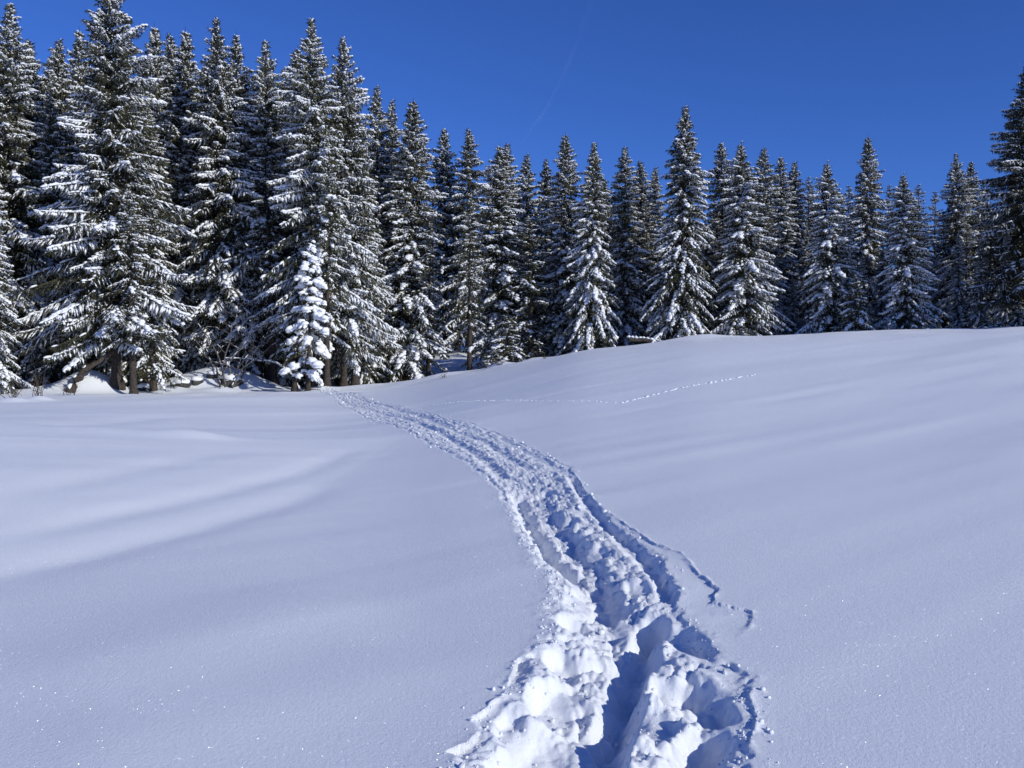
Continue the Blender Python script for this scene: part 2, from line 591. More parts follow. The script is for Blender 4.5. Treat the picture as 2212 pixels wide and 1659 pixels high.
quads = np.stack([ii * nc + jj, (ii + 1) * nc + jj, (ii + 1) * nc + j2, ii * nc + j2], -1).reshape(-1, 4)[:, ::-1]
fc = co[quads].mean(1)
dm = trail_mask(fc[:, 0], fc[:, 1])[0]
istrail = (dm > -.05) & (np.hypot(fc[:, 0], fc[:, 1]) < 90) & (fc[:, 1] > 0)


def submesh(sel, name, mat):
    q = quads[sel]
    used, inv = np.unique(q.ravel(), return_inverse=True)
    return mesh_from(name, co[used], inv.reshape(-1, 4), 4, mat)


field = link('snow_field', submesh(~istrail, 'snow_field', M_SNOW), kind='structure', label='smooth untouched snow covering the sloping meadow')
trail = link('snow_path', submesh(istrail, 'snow_path', M_TRAIL), kind='structure', label='deep trodden footpath winding through the snow to the wood')

# crumbs of snow thrown out along the trail
ICO_V = None


def ico():
    p = (1 + 5 ** .5) / 2
    v = np.array([(-1, p, 0), (1, p, 0), (-1, -p, 0), (1, -p, 0), (0, -1, p), (0, 1, p), (0, -1, -p), (0, 1, -p), (p, 0, -1), (p, 0, 1), (-p, 0, -1), (-p, 0, 1)], float)
    f = np.array([(0, 11, 5), (0, 5, 1), (0, 1, 7), (0, 7, 10), (0, 10, 11), (1, 5, 9), (5, 11, 4), (11, 10, 2), (10, 7, 6), (7, 1, 8), (3, 9, 4), (3, 4, 2), (3, 2, 6), (3, 6, 8), (3, 8, 9), (4, 9, 5), (2, 4, 11), (6, 2, 10), (8, 6, 7), (9, 8, 1)])
    return v / np.linalg.norm(v[0]), f


IV, IF = ico()
ncr = 2600
rr = CAM_H * F / rng.uniform(26, 560, ncr)
al, ar = trail_az(rr)
side = rng.random(ncr)
q = np.where(side < .25, rng.normal(.04, .06, ncr), np.where(side < .42, 1 + rng.normal(-.02, .06, ncr), rng.random(ncr)))
aa = al + (ar - al) * q
cx, cy = rr * np.sin(aa), rr * np.cos(aa)
cz = full_height(cx, cy)
sz = np.clip(rng.lognormal(math.log(.0030), .6, ncr), .0015, .014) * (1 + rr / 10)
jit = 1 + rng.normal(0, .22, (ncr, 12, 1))
V = IV[None] * jit * (sz[:, None, None] * rng.uniform(.6, 1.2, (ncr, 1, 3))) + np.stack([cx, cy, cz + sz * .25], 1)[:, None, :]
Fc = IF[None] + (np.arange(ncr) * 12)[:, None, None]
link('snow_crumbs', mesh_from('snow_crumbs', V.reshape(-1, 3), Fc.reshape(-1, 3), 3, M_TRAIL), kind='stuff', label='loose crumbs of snow scattered along the trodden path')

# the animal's line of prints: little lumps of kicked-up snow
g = np.random.default_rng(17)
TP = np.array(TRACK)
td = np.concatenate([[0], np.cumsum(np.hypot(*np.diff(TP, axis=0).T))])
tt = []
q = 1.0
while q < td[-1]:
    tt.append(q)
    q += g.uniform(.10, .22) if q > td[5] else g.uniform(.12, .34)
tt = np.array(tt)
tx, ty = np.interp(tt, td, TP[:, 0]) + g.normal(0, .03, len(tt)), np.interp(tt, td, TP[:, 1]) + g.normal(0, .03, len(tt))
tz = smooth_height(tx, ty)
tl = g.uniform(.024, .042, len(tt)) * np.where(tt > td[5], 1.0, .65)
TV = IV[None] * (1 + g.normal(0, .15, (len(tt), 12, 1))) * (tl[:, None, None] * np.array([1.5, 1.0, .75])) + np.stack([tx, ty, tz], 1)[:, None, :]
link('animal_track', mesh_from('animal_track', TV.reshape(-1, 3), (IF[None] + (np.arange(len(tt)) * 12)[:, None, None]).reshape(-1, 3), 3, M_TRAIL), kind='stuff', label='thin line of kicked up snow lumps from an animal crossing the slope')

# ------------------------------------------------------------------ spruce builder
OCT_V = np.array([(1, 0, 0), (-1, 0, 0), (0, 1, 0), (0, -1, 0), (0, 0, 1), (0, 0, -1)], float)
OCT_F = np.array([(0, 2, 4), (2, 1, 4), (1, 3, 4), (3, 0, 4), (2, 0, 5), (1, 2, 5), (3, 1, 5), (0, 3, 5)])


def basis(d):
    """Rows: unit direction d, horizontal side, upward normal."""
    d = d / (np.linalg.norm(d, axis=1, keepdims=True) + 1e-9)
    s = np.cross(np.array([[0, 0, 1.0]]), d)
    s = s / (np.linalg.norm(s, axis=1, keepdims=True) + 1e-9)
    n = np.cross(d, s)
    return d, s, n


def blobs(g, c, d, l, w, h, V0, F0):
    """Lumpy pillows of half sizes l, w, h along directions d."""
    n = len(c)
    d, s, nn = basis(d)
    k = 1 + g.normal(0, .16, (n, len(V0), 1))
    v = V0[None] * k
    low = np.where(v[..., 2:3] < 0, .55, 1.0)
    P = c[:, None] + v[..., 0:1] * (d * l[:, None])[:, None] + v[..., 1:2] * (s * w[:, None])[:, None] + v[..., 2:3] * low * (nn * h[:, None])[:, None]
    return P.reshape(-1, 3), (F0[None] + (np.arange(n) * len(V0))[:, None, None]).reshape(-1, 3)


def tris(c, d, side, l, w):
    """Thin needle sprays: triangles from base c along d."""
    a = c + side * w[:, None]
    b = c - side * w[:, None]
    t = c + d * l[:, None]
    P = np.stack([a, b, t], 1).reshape(-1, 3)
    return P, np.arange(len(P)).reshape(-1, 3)


class Acc:
    def __init__(s):
        s.v, s.f, s.n = [], [], 0

    def add(s, P, Fq):
        s.v.append(P)
        s.f.append(Fq + s.n)
        s.n += len(P)

    def get(s):
        return np.concatenate(s.v), np.concatenate(s.f)


def tube(path, radii, sides=8, seed=0, rough=0.0):
    path = np.asarray(path, float)
    n = len(path)
    t = np.gradient(path, axis=0)
    t /= np.linalg.norm(t, axis=1, keepdims=True) + 1e-9
    ref = np.where(np.abs(t[:, 2:3]) > .9, np.array([[1.0, 0, 0]]), np.array([[0, 0, 1.0]]))
    s = np.cross(t, ref)
    s /= np.linalg.norm(s, axis=1, keepdims=True) + 1e-9
    u_ = np.cross(s, t)
    a = np.linspace(0, 2 * math.pi, sides, endpoint=False)
    g = np.random.default_rng(seed)
    k = 1 + g.normal(0, rough, (n, sides)) if rough else np.ones((n, sides))
    rad = np.asarray(radii, float)[:, None] * k
    P = path[:, None] + (s[:, None] * np.cos(a)[None, :, None] + u_[:, None] * np.sin(a)[None, :, None]) * rad[..., None]
    i, j = np.meshgrid(np.arange(n - 1), np.arange(sides), indexing='ij')
    j2 = (j + 1) % sides
    q = np.stack([i * sides + j, i * sides + j2, (i + 1) * sides + j2, (i + 1) * sides + j], -1).reshape(-1, 4)
    f = np.concatenate([q[:, [0, 1, 2]], q[:, [0, 2, 3]]])
    return P.reshape(-1, 3), f


def bough(g, green, snow, z0, az, L, pitch, droop, lift, load, dens, comb, fine, puff):
    """One branch: needled side twigs, hanging sprays, pillows of snow on top."""
    ca, sa = math.cos(az), math.sin(az)
    fwd = np.array([ca, sa, 0.0])
    lat = np.array([-sa, ca, 0.0])
    bend = g.normal(0, .06)

    def axis(t):
        rho = L * t
        zz = L * (math.tan(pitch) * t - droop * t ** 2 + lift * t ** 4)
        return fwd * rho[:, None] + lat * (bend * L * t ** 2)[:, None] + np.array([[0, 0, 1.0]]) * (z0 + zz)[:, None]

    def tang(t):
        sl = math.tan(pitch) - 2 * droop * t + 4 * lift * t ** 3
        d = fwd[None] + lat[None] * (2 * bend * t)[:, None] + np.array([[0, 0, 1.0]]) * sl[:, None]
        return d / np.linalg.norm(d, axis=1, keepdims=True)

    # stem
    ts = np.linspace(0, 1, 5)
    P, f = tube(axis(ts), np.linspace(.012 + L * .009, .005, 5), 3)
    green.add(P, f)
    n = max(4, int(L * 15 * dens))
    t = np.sort(g.uniform(.14, 1.0, n))
    sgn = np.where(np.arange(n) % 2 == 0, 1.0, -1.0)
    l = L * .36 * (1.05 - t) ** .75 * g.uniform(.65, 1.2, n) * np.minimum(1, .35 + t * 2.2)
    l = np.clip(l, .13, 1.15)
    base = axis(t)
    T = tang(t)
    ang = g.uniform(R(38), R(66), n)
    dirs = T * np.cos(ang)[:, None] + lat[None] * (sgn * np.sin(ang))[:, None]
    dirs[:, 2] -= g.uniform(.10, .45, n) * (1 + comb)
    dirs /= np.linalg.norm(dirs, axis=1, keepdims=True)
    # needles along the twigs
    m = np.maximum(2, (l / (.115 / fine)).astype(int))
    k = np.repeat(np.arange(n), m)
    s = (np.arange(len(k)) - np.repeat(np.cumsum(m) - m, m) + g.random(len(k))) / m[k]
    c = base[k] + dirs[k] * (l[k] * s)[:, None]
    c[:, 2] -= .22 * l[k] * s ** 2
    dv = dirs[k] + g.normal(0, .42, (len(k), 3))
    dv[:, 2] -= .15
    dv /= np.linalg.norm(dv, axis=1, keepdims=True)
    sd = np.cross(dv, g.normal(0, 1, (len(k), 3)))
    sd /= np.linalg.norm(sd, axis=1, keepdims=True) + 1e-9
    green.add(*tris(c, dv, sd, g.uniform(.15, .30, len(k)), g.uniform(.028, .055, len(k))))
    # needles along the stem and hanging sprays
    nh = int(L * (9 + 9 * comb) * dens * fine)
    th = g.uniform(.08, 1.0, nh)
    c = axis(th) + lat[None] * (g.normal(0, .10, nh) * L * (1.1 - th))[:, None]
    dv = np.stack([g.normal(0, .25, nh), g.normal(0, .25, nh), -np.ones(nh)], 1)
    dv /= np.linalg.norm(dv, axis=1, keepdims=True)
    sd = np.cross(dv, g.normal(0, 1, (nh, 3)))
    sd /= np.linalg.norm(sd, axis=1, keepdims=True) + 1e-9
    green.add(*tris(c, dv, sd, g.uniform(.16, .42, nh) * (1 + .4 * comb), g.uniform(.025, .055, nh)))
    # snow
    if load <= 0:
        return
    sc = (.5 + .27 * min(L, 3.6)) * puff
    na = max(1, int(L * load * 2.1 / sc + g.random()))
    ta = 1 - (np.arange(na) + g.uniform(0, .8, na)) / na * g.uniform(.45, .8)
    c = axis(ta)
    c += lat[None] * g.normal(0, .05 * L ** .5, na)[:, None]
    wz = g.uniform(.13, .25, na) * sc * (.75 + .25 * min(load, 1.6))
    hz = wz * g.uniform(.42, .7, na)
    c[:, 2] += hz * .7
    snow.add(*blobs(g, c, tang(ta), g.uniform(.20, .40, na) * sc * min(1, 1.25 / (puff + .3)), wz, hz, IV, IF))
    keep = (g.random(n) < load * .72) & (t > .30)
    if keep.any():
        kb = np.where(keep)[0]
        f_ = g.uniform(.40, .75, len(kb))
        c = base[kb] + dirs[kb] * (l[kb] * f_)[:, None]
        c[:, 2] -= .22 * l[kb] * f_ ** 2
        dd = dirs[kb].copy()
        dd[:, 2] -= .45
        wz = g.uniform(.055, .120, len(kb)) * sc * (.8 + .25 * min(load, 1.6))
        hz = wz * g.uniform(.5, .8, len(kb))
        c[:, 2] += hz * .6
        snow.add(*blobs(g, c, dd, np.maximum(l[kb] * g.uniform(.35, .6, len(kb)), wz * 1.2), wz, hz, *((IV, IF) if puff > 1 else (OCT_V, OCT_F))))
    ns = int(L * 16 * min(load, 1.2) * fine)
    if ns:
        th = g.uniform(.15, 1.0, ns)
        c = axis(th) + lat[None] * (g.normal(0, .2, ns) * L * (1.1 - th))[:, None] + np.array([[0, 0, 1.0]]) * g.normal(-.08, .10, ns)[:, None]
        sz_ = g.uniform(.015, .05, ns)
        snow.add(*blobs(g, c, g.normal(0, 1, (ns, 3)), sz_ * 1.5, sz_, sz_, OCT_V, OCT_F))


def make_spruce(name, seed, H, Rm, clear, load, step=.42, per=5, dens=1.0, comb=.5, droop=.30, fine=1.0, power=.8, ragged=.2, lean=0.0, tops=1, bare=0.0, trunk_r=None, puff=.54):
    """Meshes (trunk, crown, snow) of one spruce of height H standing at the origin."""
    g = np.random.default_rng(seed)
    green, snow = Acc(), Acc()
    zs = []
    z = clear * H
    while z < H * .985:
        zs.append(z)
        f = z / H
        z += step * (1.15 - .75 * f) * g.uniform(.75, 1.25)
    # slow lopsidedness of the crown
    pa, pb = g.uniform(0, 6.28, 2)
    for z in zs:
        f = min(max((z / H - clear) / (1 - clear), 0.0), 1.0)
        prof = (1 - f) ** power * (.8 + .2 * min(1, f / .12)) * min(1, ((1 - f) / .22)) ** .42 + .006
        nb = per if f < .85 else max(3, per - 1)
        gap = g.uniform(0, 6.28) if g.random() < .22 and f < .9 else None
        a0 = g.uniform(0, 6.28)
        for b in range(nb):
            az = a0 + b * 6.283 / nb + g.normal(0, .25)
            if gap is not None and abs((az - gap + math.pi) % (2 * math.pi) - math.pi) < 1.0:
                continue
            lop = 1 + .13 * math.sin(az + pa + 5 * f) + .10 * math.sin(2 * az + pb - 9 * f)
            L = Rm * prof * lop * g.uniform(1 - ragged * 1.6, 1 + ragged * .7)
            L = max(L, .14)
            pitch = R(-12 + 44 * f ** 1.6) + g.normal(0, .10)
            dr = droop * (1.15 - .9 * f) * g.uniform(.7, 1.3)
            lf = .16 * (1 - f) * g.uniform(.2, 1.3)
            ld = load * (g.uniform(.8, 1.8) if g.random() > .3 else g.uniform(.1, .5))
            ld *= .35 + 1.25 * (.5 + .5 * math.sin(2 * az + .9 * z + pa) * math.sin(.62 * z + az + pb))
            if bare and f < bare and g.random() < .6:
                ld *= .3
            bough(g, green, snow, z + g.normal(0, .14), az, L, pitch, dr, lf, ld, dens, comb, fine, puff)
    gv, gf = green.get()
    sv, sf = snow.get()
    # leader shoots
    hh = [H] + [H - g.uniform(.6, 1.8) for _ in range(tops - 1)]
    # trunk
    zt = np.array([-.5, 0, .25, .7, 1.5] + list(np.linspace(.12, 1, 11) * H))
    zt = np.unique(zt)
    r0 = trunk_r or (.011 * H + .03)
    rad = r0 * np.clip(1 - zt / H, .015, 1) ** .85 * (1 + .55 * np.exp(-np.maximum(zt, 0) / .35))
    path = np.stack([lean * zt * .5 + .03 * np.sin(zt * .4 + seed), .03 * np.cos(zt * .33 + seed), zt], 1)
    tv, tf = tube(path, rad, 9, seed, .05)
    return (mesh_from(name + '_trunk', tv, tf, 3, M_BARK), mesh_from(name + '_crown', gv, gf, 3, M_NEEDLE, smooth=False), mesh_from(name + '_snow', sv, sf, 3, M_TREESNOW), H)


KINDS = {}


def kind(key, **kw):
    KINDS[key] = make_spruce(key, **kw)


kind('broad', seed=3, H=29, Rm=5.6, clear=0.130, load=1.05, step=0.50, per=6, dens=.95, comb=.6, droop=0.33, power=.68, ragged=.30)
kind('full', seed=4, H=27, Rm=4.4, clear=0.150, load=1.21, step=0.49, per=6, dens=.95, comb=.6, droop=0.42, power=.62, ragged=0.34)
kind('tall', seed=5, H=25, Rm=3.5, clear=.06, load=1.28, step=0.47, per=6, dens=.95, comb=.8, droop=0.52, power=.58, ragged=0.31)
kind('slim', seed=6, H=24, Rm=2.9, clear=.08, load=1.22, step=0.46, per=5, dens=1.0, comb=.9, droop=0.58, power=.55, ragged=0.34)
kind('weeping', seed=7, H=22, Rm=3.3, clear=.03, load=1.28, step=0.46, per=6, dens=.95, comb=1.2, droop=0.75, power=.60, ragged=0.24)
kind('skirted', seed=8, H=20, Rm=3.7, clear=.02, load=1.42, step=0.46, per=6, dens=.9, comb=.8, droop=0.58, power=.62, ragged=0.24)
kind('dark', seed=9, H=27, Rm=5.4, clear=.03, load=.40, step=0.55, per=6, dens=1.1, comb=.9, droop=.22, power=.66, ragged=.2)
kind('thin', seed=10, H=14, Rm=1.7, clear=.10, load=.70, step=.60, per=4, dens=1.0, comb=.7, droop=.55, power=.5, ragged=.4)
kind('laden', seed=12, H=11, Rm=1.75, clear=.14, puff=2.2, load=1.5, step=.75, per=4, dens=1.0, comb=.4, droop=.55, power=.6, ragged=.25)
kind('young', seed=13, H=4.2, Rm=1.5, clear=.02, load=1.5, step=.36, per=5, dens=1.2, comb=.5, droop=.5, power=.75, ragged=.2)
kind('pole', seed=15, H=18, Rm=1.9, clear=0.290, load=1.05, step=.62, per=5, dens=.9, comb=.6, droop=.45, power=.5, ragged=0.36)
kind('filler', seed=14, H=24, Rm=3.6, clear=.14, load=1.02, step=1.0, per=6, dens=.75, comb=.6, droop=.36, power=.55, ragged=0.34)


def plant(key, label, group, X, Ytip, dist, wide=1.0, rot=None, name='spruce_tree', top_only=False):
    tm, cm, sm, H = KINDS[key]
    x, y, z = at(X, dist)
    te = ray(X, Ytip)[1]
    h = CAM_H + te * dist - z
    s = h / H
    t = thing(name, label, 'spruce tree', (x, y, z), rng.uniform(0, 6.28) if rot is None else rot, group, (s * wide, s * wide, s))
    t.rotation_euler = (rng.normal(0, .014), rng.normal(0, .014), t.rotation_euler[2])
    link('trunk', tm, t)
    c = link('crown', cm, t)
    link('snow_cover', sm, c)
    return t


GL, GM, GR, GB = 'spruces at the left forest edge', 'spruces around the gap in the forest', 'spruces behind the rise on the right', 'spruces deeper in the forest'
#  kind, X, Ytip, dist, wide, group, label
TREES = [
    # left block
    ('full', 8, 5, 66, 1.0, GL, 'tall spruce cut by the left frame edge, its pointed tip just inside the picture corner'),
    ('skirted', -28, 330, 60, 1.0, GL, 'front spruce at the left frame edge with low snowy boughs hanging to the ground'),
    ('slim', 76, 82, 70, 1.0, GL, 'slender spruce with a thin tip, first to the right of the corner spruce'),
    ('slim', 123, 74, 72, .95, GL, 'narrow snowy spruce close on the left of the giant spruce'),
    ('tall', 172, 58, 76, .9, GL, 'spruce whose thin tip looks out over the left shoulder of the giant spruce'),
    ('broad', 252, -75, 60, 1.0, GL, 'giant broad spruce on the left whose top is cut off by the frame'),
    ('tall', 343, 40, 69, .95, GL, 'pointed spruce just right of the giant spruce, taller of its pair'),
    ('slim', 376, 72, 74, 1.0, GL, 'thin spruce tip squeezed between two pointed spruces right of the giant'),
    ('tall', 404, 60, 71, .95, GL, 'dark pointed spruce in the notch left of the double tipped spruce'),
    ('full', 482, 40, 66, .92, GL, 'wide snowy spruce with a double tip in the middle of the left block'),
    ('tall', 508, 62, 68, .8, GL, 'second leader tip leaning out of the double tipped spruce'),
    ('full', 578, 80, 66, .9, GL, 'cone shaped spruce standing alone in the sky gap left of the twin front spruces'),
    ('tall', 640, 94, 69, .9, GL, 'lower snowy spruce tucked against the left of the tall dark pointed spruce'),
    ('full', 685, 42, 61, .92, GL, 'tall dark pointed spruce above the start of the path, highest of the front cluster'),
    ('broad', 742, 68, 62, .78, GL, 'wide round topped spruce whose right flank steps down against the blue sky'),
    ('slim', 822, 188, 70, .9, GL, 'little spruce tip peeping over the right flank of the round topped spruce'),
    ('slim', 846, 215, 72, .9, GL, 'thin dark tip squeezed left of the snow plumed spruce on the stepping skyline'),
    ('tall', 880, 208, 67, 1.0, GM, 'snow plumed spruce where the skyline steps down from the left block'),
    ('thin', 330, 420, 59.5, 1.1, GL, 'thin undergrown spruce on the slim grey trunk right of the giant spruce'),
    ('laden', 664, 520, 56.4, 1.0, GL, 'small spruce bowed under thick white snow pillows beside the path'),
    ('thin', 150, 480, 64, 1.4, GL, 'shaded undergrown spruce behind the leaning trunk on the left'),
    ('tall', 420, 300, 70, .85, GL, 'mid height spruce with hanging snow boughs behind the bare shrub'),
    ('pole', 288, 400, 57.8, 1.25, GL, 'spruce on the stout lit trunk set close against the giant spruce'),
    ('pole', 560, 330, 66, 1.1, GL, 'shaded spruce on a black trunk behind the bent sapling'),
    ('pole', 592, 300, 64, 1.1, GL, 'shaded spruce on the thickest black trunk left of the stump'),
    ('pole', 683, 330, 59.5, 1.0, GL, 'spruce on a grey trunk beside the path, left one of the two pale trunks'),
    ('pole', 706, 300, 58.6, 1.0, GL, 'spruce on a grey trunk beside the path, right one of the two pale trunks'),
    ('pole', 768, 300, 62, 1.1, GL, 'spruce on a broad brown trunk right of the two pale trunks'),
    ('pole', 862, 380, 67, .9, GM, 'thin dark stemmed spruce at the left side of the gap'),
    ('pole', 880, 400, 69, .8, GM, 'thinnest dark stemmed spruce at the left side of the gap'),
    ('pole', 902, 370, 71, .9, GM, 'dark stemmed spruce standing farthest back at the left of the gap'),
    ('tall', 790, 330, 65, .9, GL, 'spruce with long low snowy boughs right of the path mouth'),
    # gap and middle
    ('tall', 960, 268, 96, .85, GM, 'slim bright spruce left of the gap, first of two equal tips'),
    ('slim', 1013, 275, 94, .95, GM, 'slim bright spruce over the gap, second of two equal tips'),
    ('pole', 925, 470, 66, .85, GM, 'thin half bare spruce standing in the gap in front of the snowy clearing'),
    ('pole', 1014, 420, 64, .9, GM, 'weeping slender spruce on a dark stem at the right side of the gap'),
    ('tall', 1078, 312, 66, 1.15, GM, 'bushy dark spruce with a crown of several short tips'),
    ('slim', 1102, 306, 67, .9, GM, 'twin leader rising from the bushy dark spruce'),
    ('slim', 1136, 332, 70, .9, GM, 'small spruce tip on the right shoulder of the bushy dark spruce'),
    ('young', 1098, 688, 60, 1.25, GM, 'young spruce with a snow mitten top below the bushy dark spruce'),
    ('slim', 1180, 345, 72, .9, GM, 'thin tip left of the tallest spruce in the middle'),
    ('tall', 1220, 285, 66, .95, GM, 'tall snowy spruce in the middle, between a thin tip and a blunt one'),
    ('weeping', 1275, 308, 63, .85, GM, 'blunt topped spruce with curtains of drooping snowy boughs'),
    ('slim', 1310, 385, 72, .9, GM, 'low tip between the blunt topped spruce and its right neighbour'),
    ('slim', 1352, 315, 66, 1.0, GM, 'narrow spruce with a bare spire tip left of the dark hollow'),
    ('slim', 1387, 344, 73, 1.0, GM, 'bluish spruce set back in the dark hollow, left one of two'),
    ('slim', 1412, 358, 75, .95, GM, 'bluish spruce set back in the dark hollow, right one of two'),
    # right
    ('weeping', 1468, 226, 62, .92, GR, 'tallest free standing spire on the right half, a slender weeping spruce'),
    ('tall', 1560, 300, 70, .9, GR, 'spruce right behind the tallest spire, left one of three close tips'),
    ('skirted', 1604, 306, 64, .92, GR, 'wide spruce with long arching snowy boughs behind the rise'),
    ('slim', 1648, 320, 70, 1.0, GR, 'spruce with a thin needle tip, right one of three close tips'),
    ('tall', 1690, 332, 72, .9, GR, 'dark topped spruce before the low skyline dip, left one of a pair'),
    ('slim', 1716, 348, 74, 1.0, GR, 'dark topped spruce before the low skyline dip, right one of a pair'),
    ('filler', 1748, 380, 82, .9, GR, 'far low spruce filling the skyline dip left of the yellowish tip'),
    ('skirted', 1790, 350, 65, .9, GR, 'full snowy spruce with a wispy tip and tiered mitten boughs'),
    ('tall', 1868, 293, 72, .85, GR, 'high column like spruce standing clear against the sky'),
    ('filler', 1832, 400, 80, .9, GR, 'far spruce tip left under the column like spruce'),
    ('skirted', 1952, 374, 64, .92, GR, 'regular tiered spruce with blue shaded skirts near the right'),
    ('filler', 1912, 398, 80, .9, GR, 'far spruce tip right under the column like spruce'),
    ('filler', 1988, 396, 78, .9, GR, 'dark far spruce tip right of the regular tiered spruce'),
    ('filler', 2020, 412, 84, .9, GR, 'lowest far tip in the sky notch on the right'),
    ('full', 2064, 330, 72, .78, GR, 'twin topped dark spruce left of the big edge spruce, higher leader'),
    ('tall', 2090, 345, 73, .8, GR, 'twin topped dark spruce left of the big edge spruce, lower leader'),
    ('filler', 2132, 405, 76, .9, GR, 'spruce half hidden behind the big dark edge spruce'),
    ('dark', 2222, 120, 66, 1.0, GR, 'big dark spruce cut by the right frame edge, highest on that side'),
    ('young', 1850, 600, 63, .9, GR, 'small bluish spruce in the shade between two tiered spruces'),
    ('young', 1606, 703, 61, 1.7, GR, 'buried baby spruce under a white hood at the foot of the arching spruce'),
    ('young', 2085, 668, 65, 1.2, GR, 'low snowy seedling spruce in the dark left of the edge spruce'),
    ('young', 2130, 678, 64, 1.4, GR, 'lowest snowy seedling spruce under the big edge spruce'),
    ('young', 2198, 650, 63.5, .8, GR, 'slender seedling spruce by the right frame edge'),
    ('slim', 1525, 480, 66, 1.0, GR, 'mid height spruce wedged right of the tallest spire'),
    ('thin', 1150, 470, 64, 1.4, GM, 'mid height spruce wedged right of the bushy dark spruce'),
]
for key, X, Yt, dist, wide, grp, lab in TREES:
    plant(key, lab, grp, X, Yt, dist, wide * (1.06 if grp == GL else 1.3))

# trees behind the front rows: their tips stay under the skyline in view
sky_x = [-500, 0, 240, 460, 690, 800, 900, 1000, 1150, 1300, 1500, 1750, 2000, 2100, 2212, 2700]
sky_y = [0, 130, 60, 110, 110, 230, 300, 340, 390, 390, 390, 410, 430, 400, 330, 100]
ANCHORS = [(-80, 'corner spruce at the left edge'), (80, 'slender spruce near the left edge'), (250, 'giant broad spruce'), (370, 'pointed pair beside the giant'), (490, 'double tipped spruce'),
           (578, 'lone cone shaped spruce'), (690, 'tall dark spruce above the path'), (765, 'round topped spruce'), (860, 'stepping skyline left of the gap'), (1080, 'bushy dark spruce'),
           (1220, 'tall snowy spruce in the middle'), (1290, 'blunt topped spruce'), (1370, 'narrow spruce by the dark hollow'), (1468, 'tallest free standing spire'), (1604, 'spruce with arching boughs'),
           (1700, 'dark topped pair'), (1790, 'wispy tipped spruce'), (1868, 'column like spruce'), (1952, 'regular tiered spruce'), (2075, 'twin topped dark spruce'), (2210, 'big dark edge spruce')]
seen = set()
for row, dist in enumerate((71, 77, 97, 67)):
    for X in np.arange(-160, 2400, 52):
        Xj = X + rng.uniform(-22, 22)
        dj = dist + rng.uniform(-2.5, 2.5)
        if 860 < Xj < (1030, 1230, 0, 1050)[row]:
            continue
        off = rng.uniform(*((30, 130), (-5, 70), (-5, 70), (70, 190))[row])
        yt = np.interp(Xj, sky_x, sky_y) + off
        ax, an = min(ANCHORS, key=lambda a: abs(a[0] - Xj))
        lab = '%s %s spruce in the wood, %s behind the %s' % (('dim', 'darker', 'farthest', 'slender')[row], 'taller' if off < (80, 32, 32, 130)[row] else 'lower', 'just left' if Xj < ax else 'just right', an)
        if lab in seen:
            continue
        seen.add(lab)
        plant('filler' if row < 3 else 'slim', lab, GB, Xj, yt, dj, rng.uniform(1.05, 1.35) if row < 3 else rng.uniform(.9, 1.15))
# neighbours just outside the frame on the sunny side: they shade the foot of the right hand wood
for X, yt, dist, wh in ((2380, 200, 62, 'first'), (2530, 230, 60, 'second'), (2720, 220, 60, 'third')):
    plant('filler', wh + ' spruce of the same wood beyond the right frame edge', 'spruces beyond the right frame edge', X, yt, dist, 1.3)


# ------------------------------------------------------------------ small things at the edge of the wood
def place(X, dist):
    return np.array(at(X, dist))


def vpt(X, Y, dist):
    """World point in the line of sight of a pixel at a given ground distance."""
    az, te = ray(X, Y)
    return np.array([dist * math.sin(az), dist * math.cos(az), CAM_H + te * dist])


def smooth_path(pts, n=14, wob=0.0, seed=0):
    pts = np.asarray(pts, float)
    t = np.concatenate([[0], np.cumsum(np.linalg.norm(np.diff(pts, axis=0), axis=1))])
    tt = np.linspace(0, t[-1], n)
    P = np.stack([np.interp(tt, t, pts[:, k]) for k in range(3)], 1)
    for _ in range(2):
        P[1:-1] = (P[:-2] + 2 * P[1:-1] + P[2:]) / 4
    if wob:
        P[1:-1] += np.random.default_rng(seed).normal(0, wob, (n - 2, 3))
    return P


def snow_on(path, radii, g, prob=.8, size=1.0):
    """Snow lying along the top of a branch."""
    path = np.asarray(path)
    d = np.gradient(path, axis=0)
    seg = np.linalg.norm(d, axis=1)
    ok = g.random(len(path)) < prob
    c = path[ok].copy()
    w = (np.asarray(radii)[ok] * 1.05 + .02) * size
    c[:, 2] += np.asarray(radii)[ok] * .8 + w * .2
    return blobs(g, c, d[ok], seg[ok] * g.uniform(.55, .75, ok.sum()), w, w * g.uniform(.5, .9, ok.sum()), IV, IF)


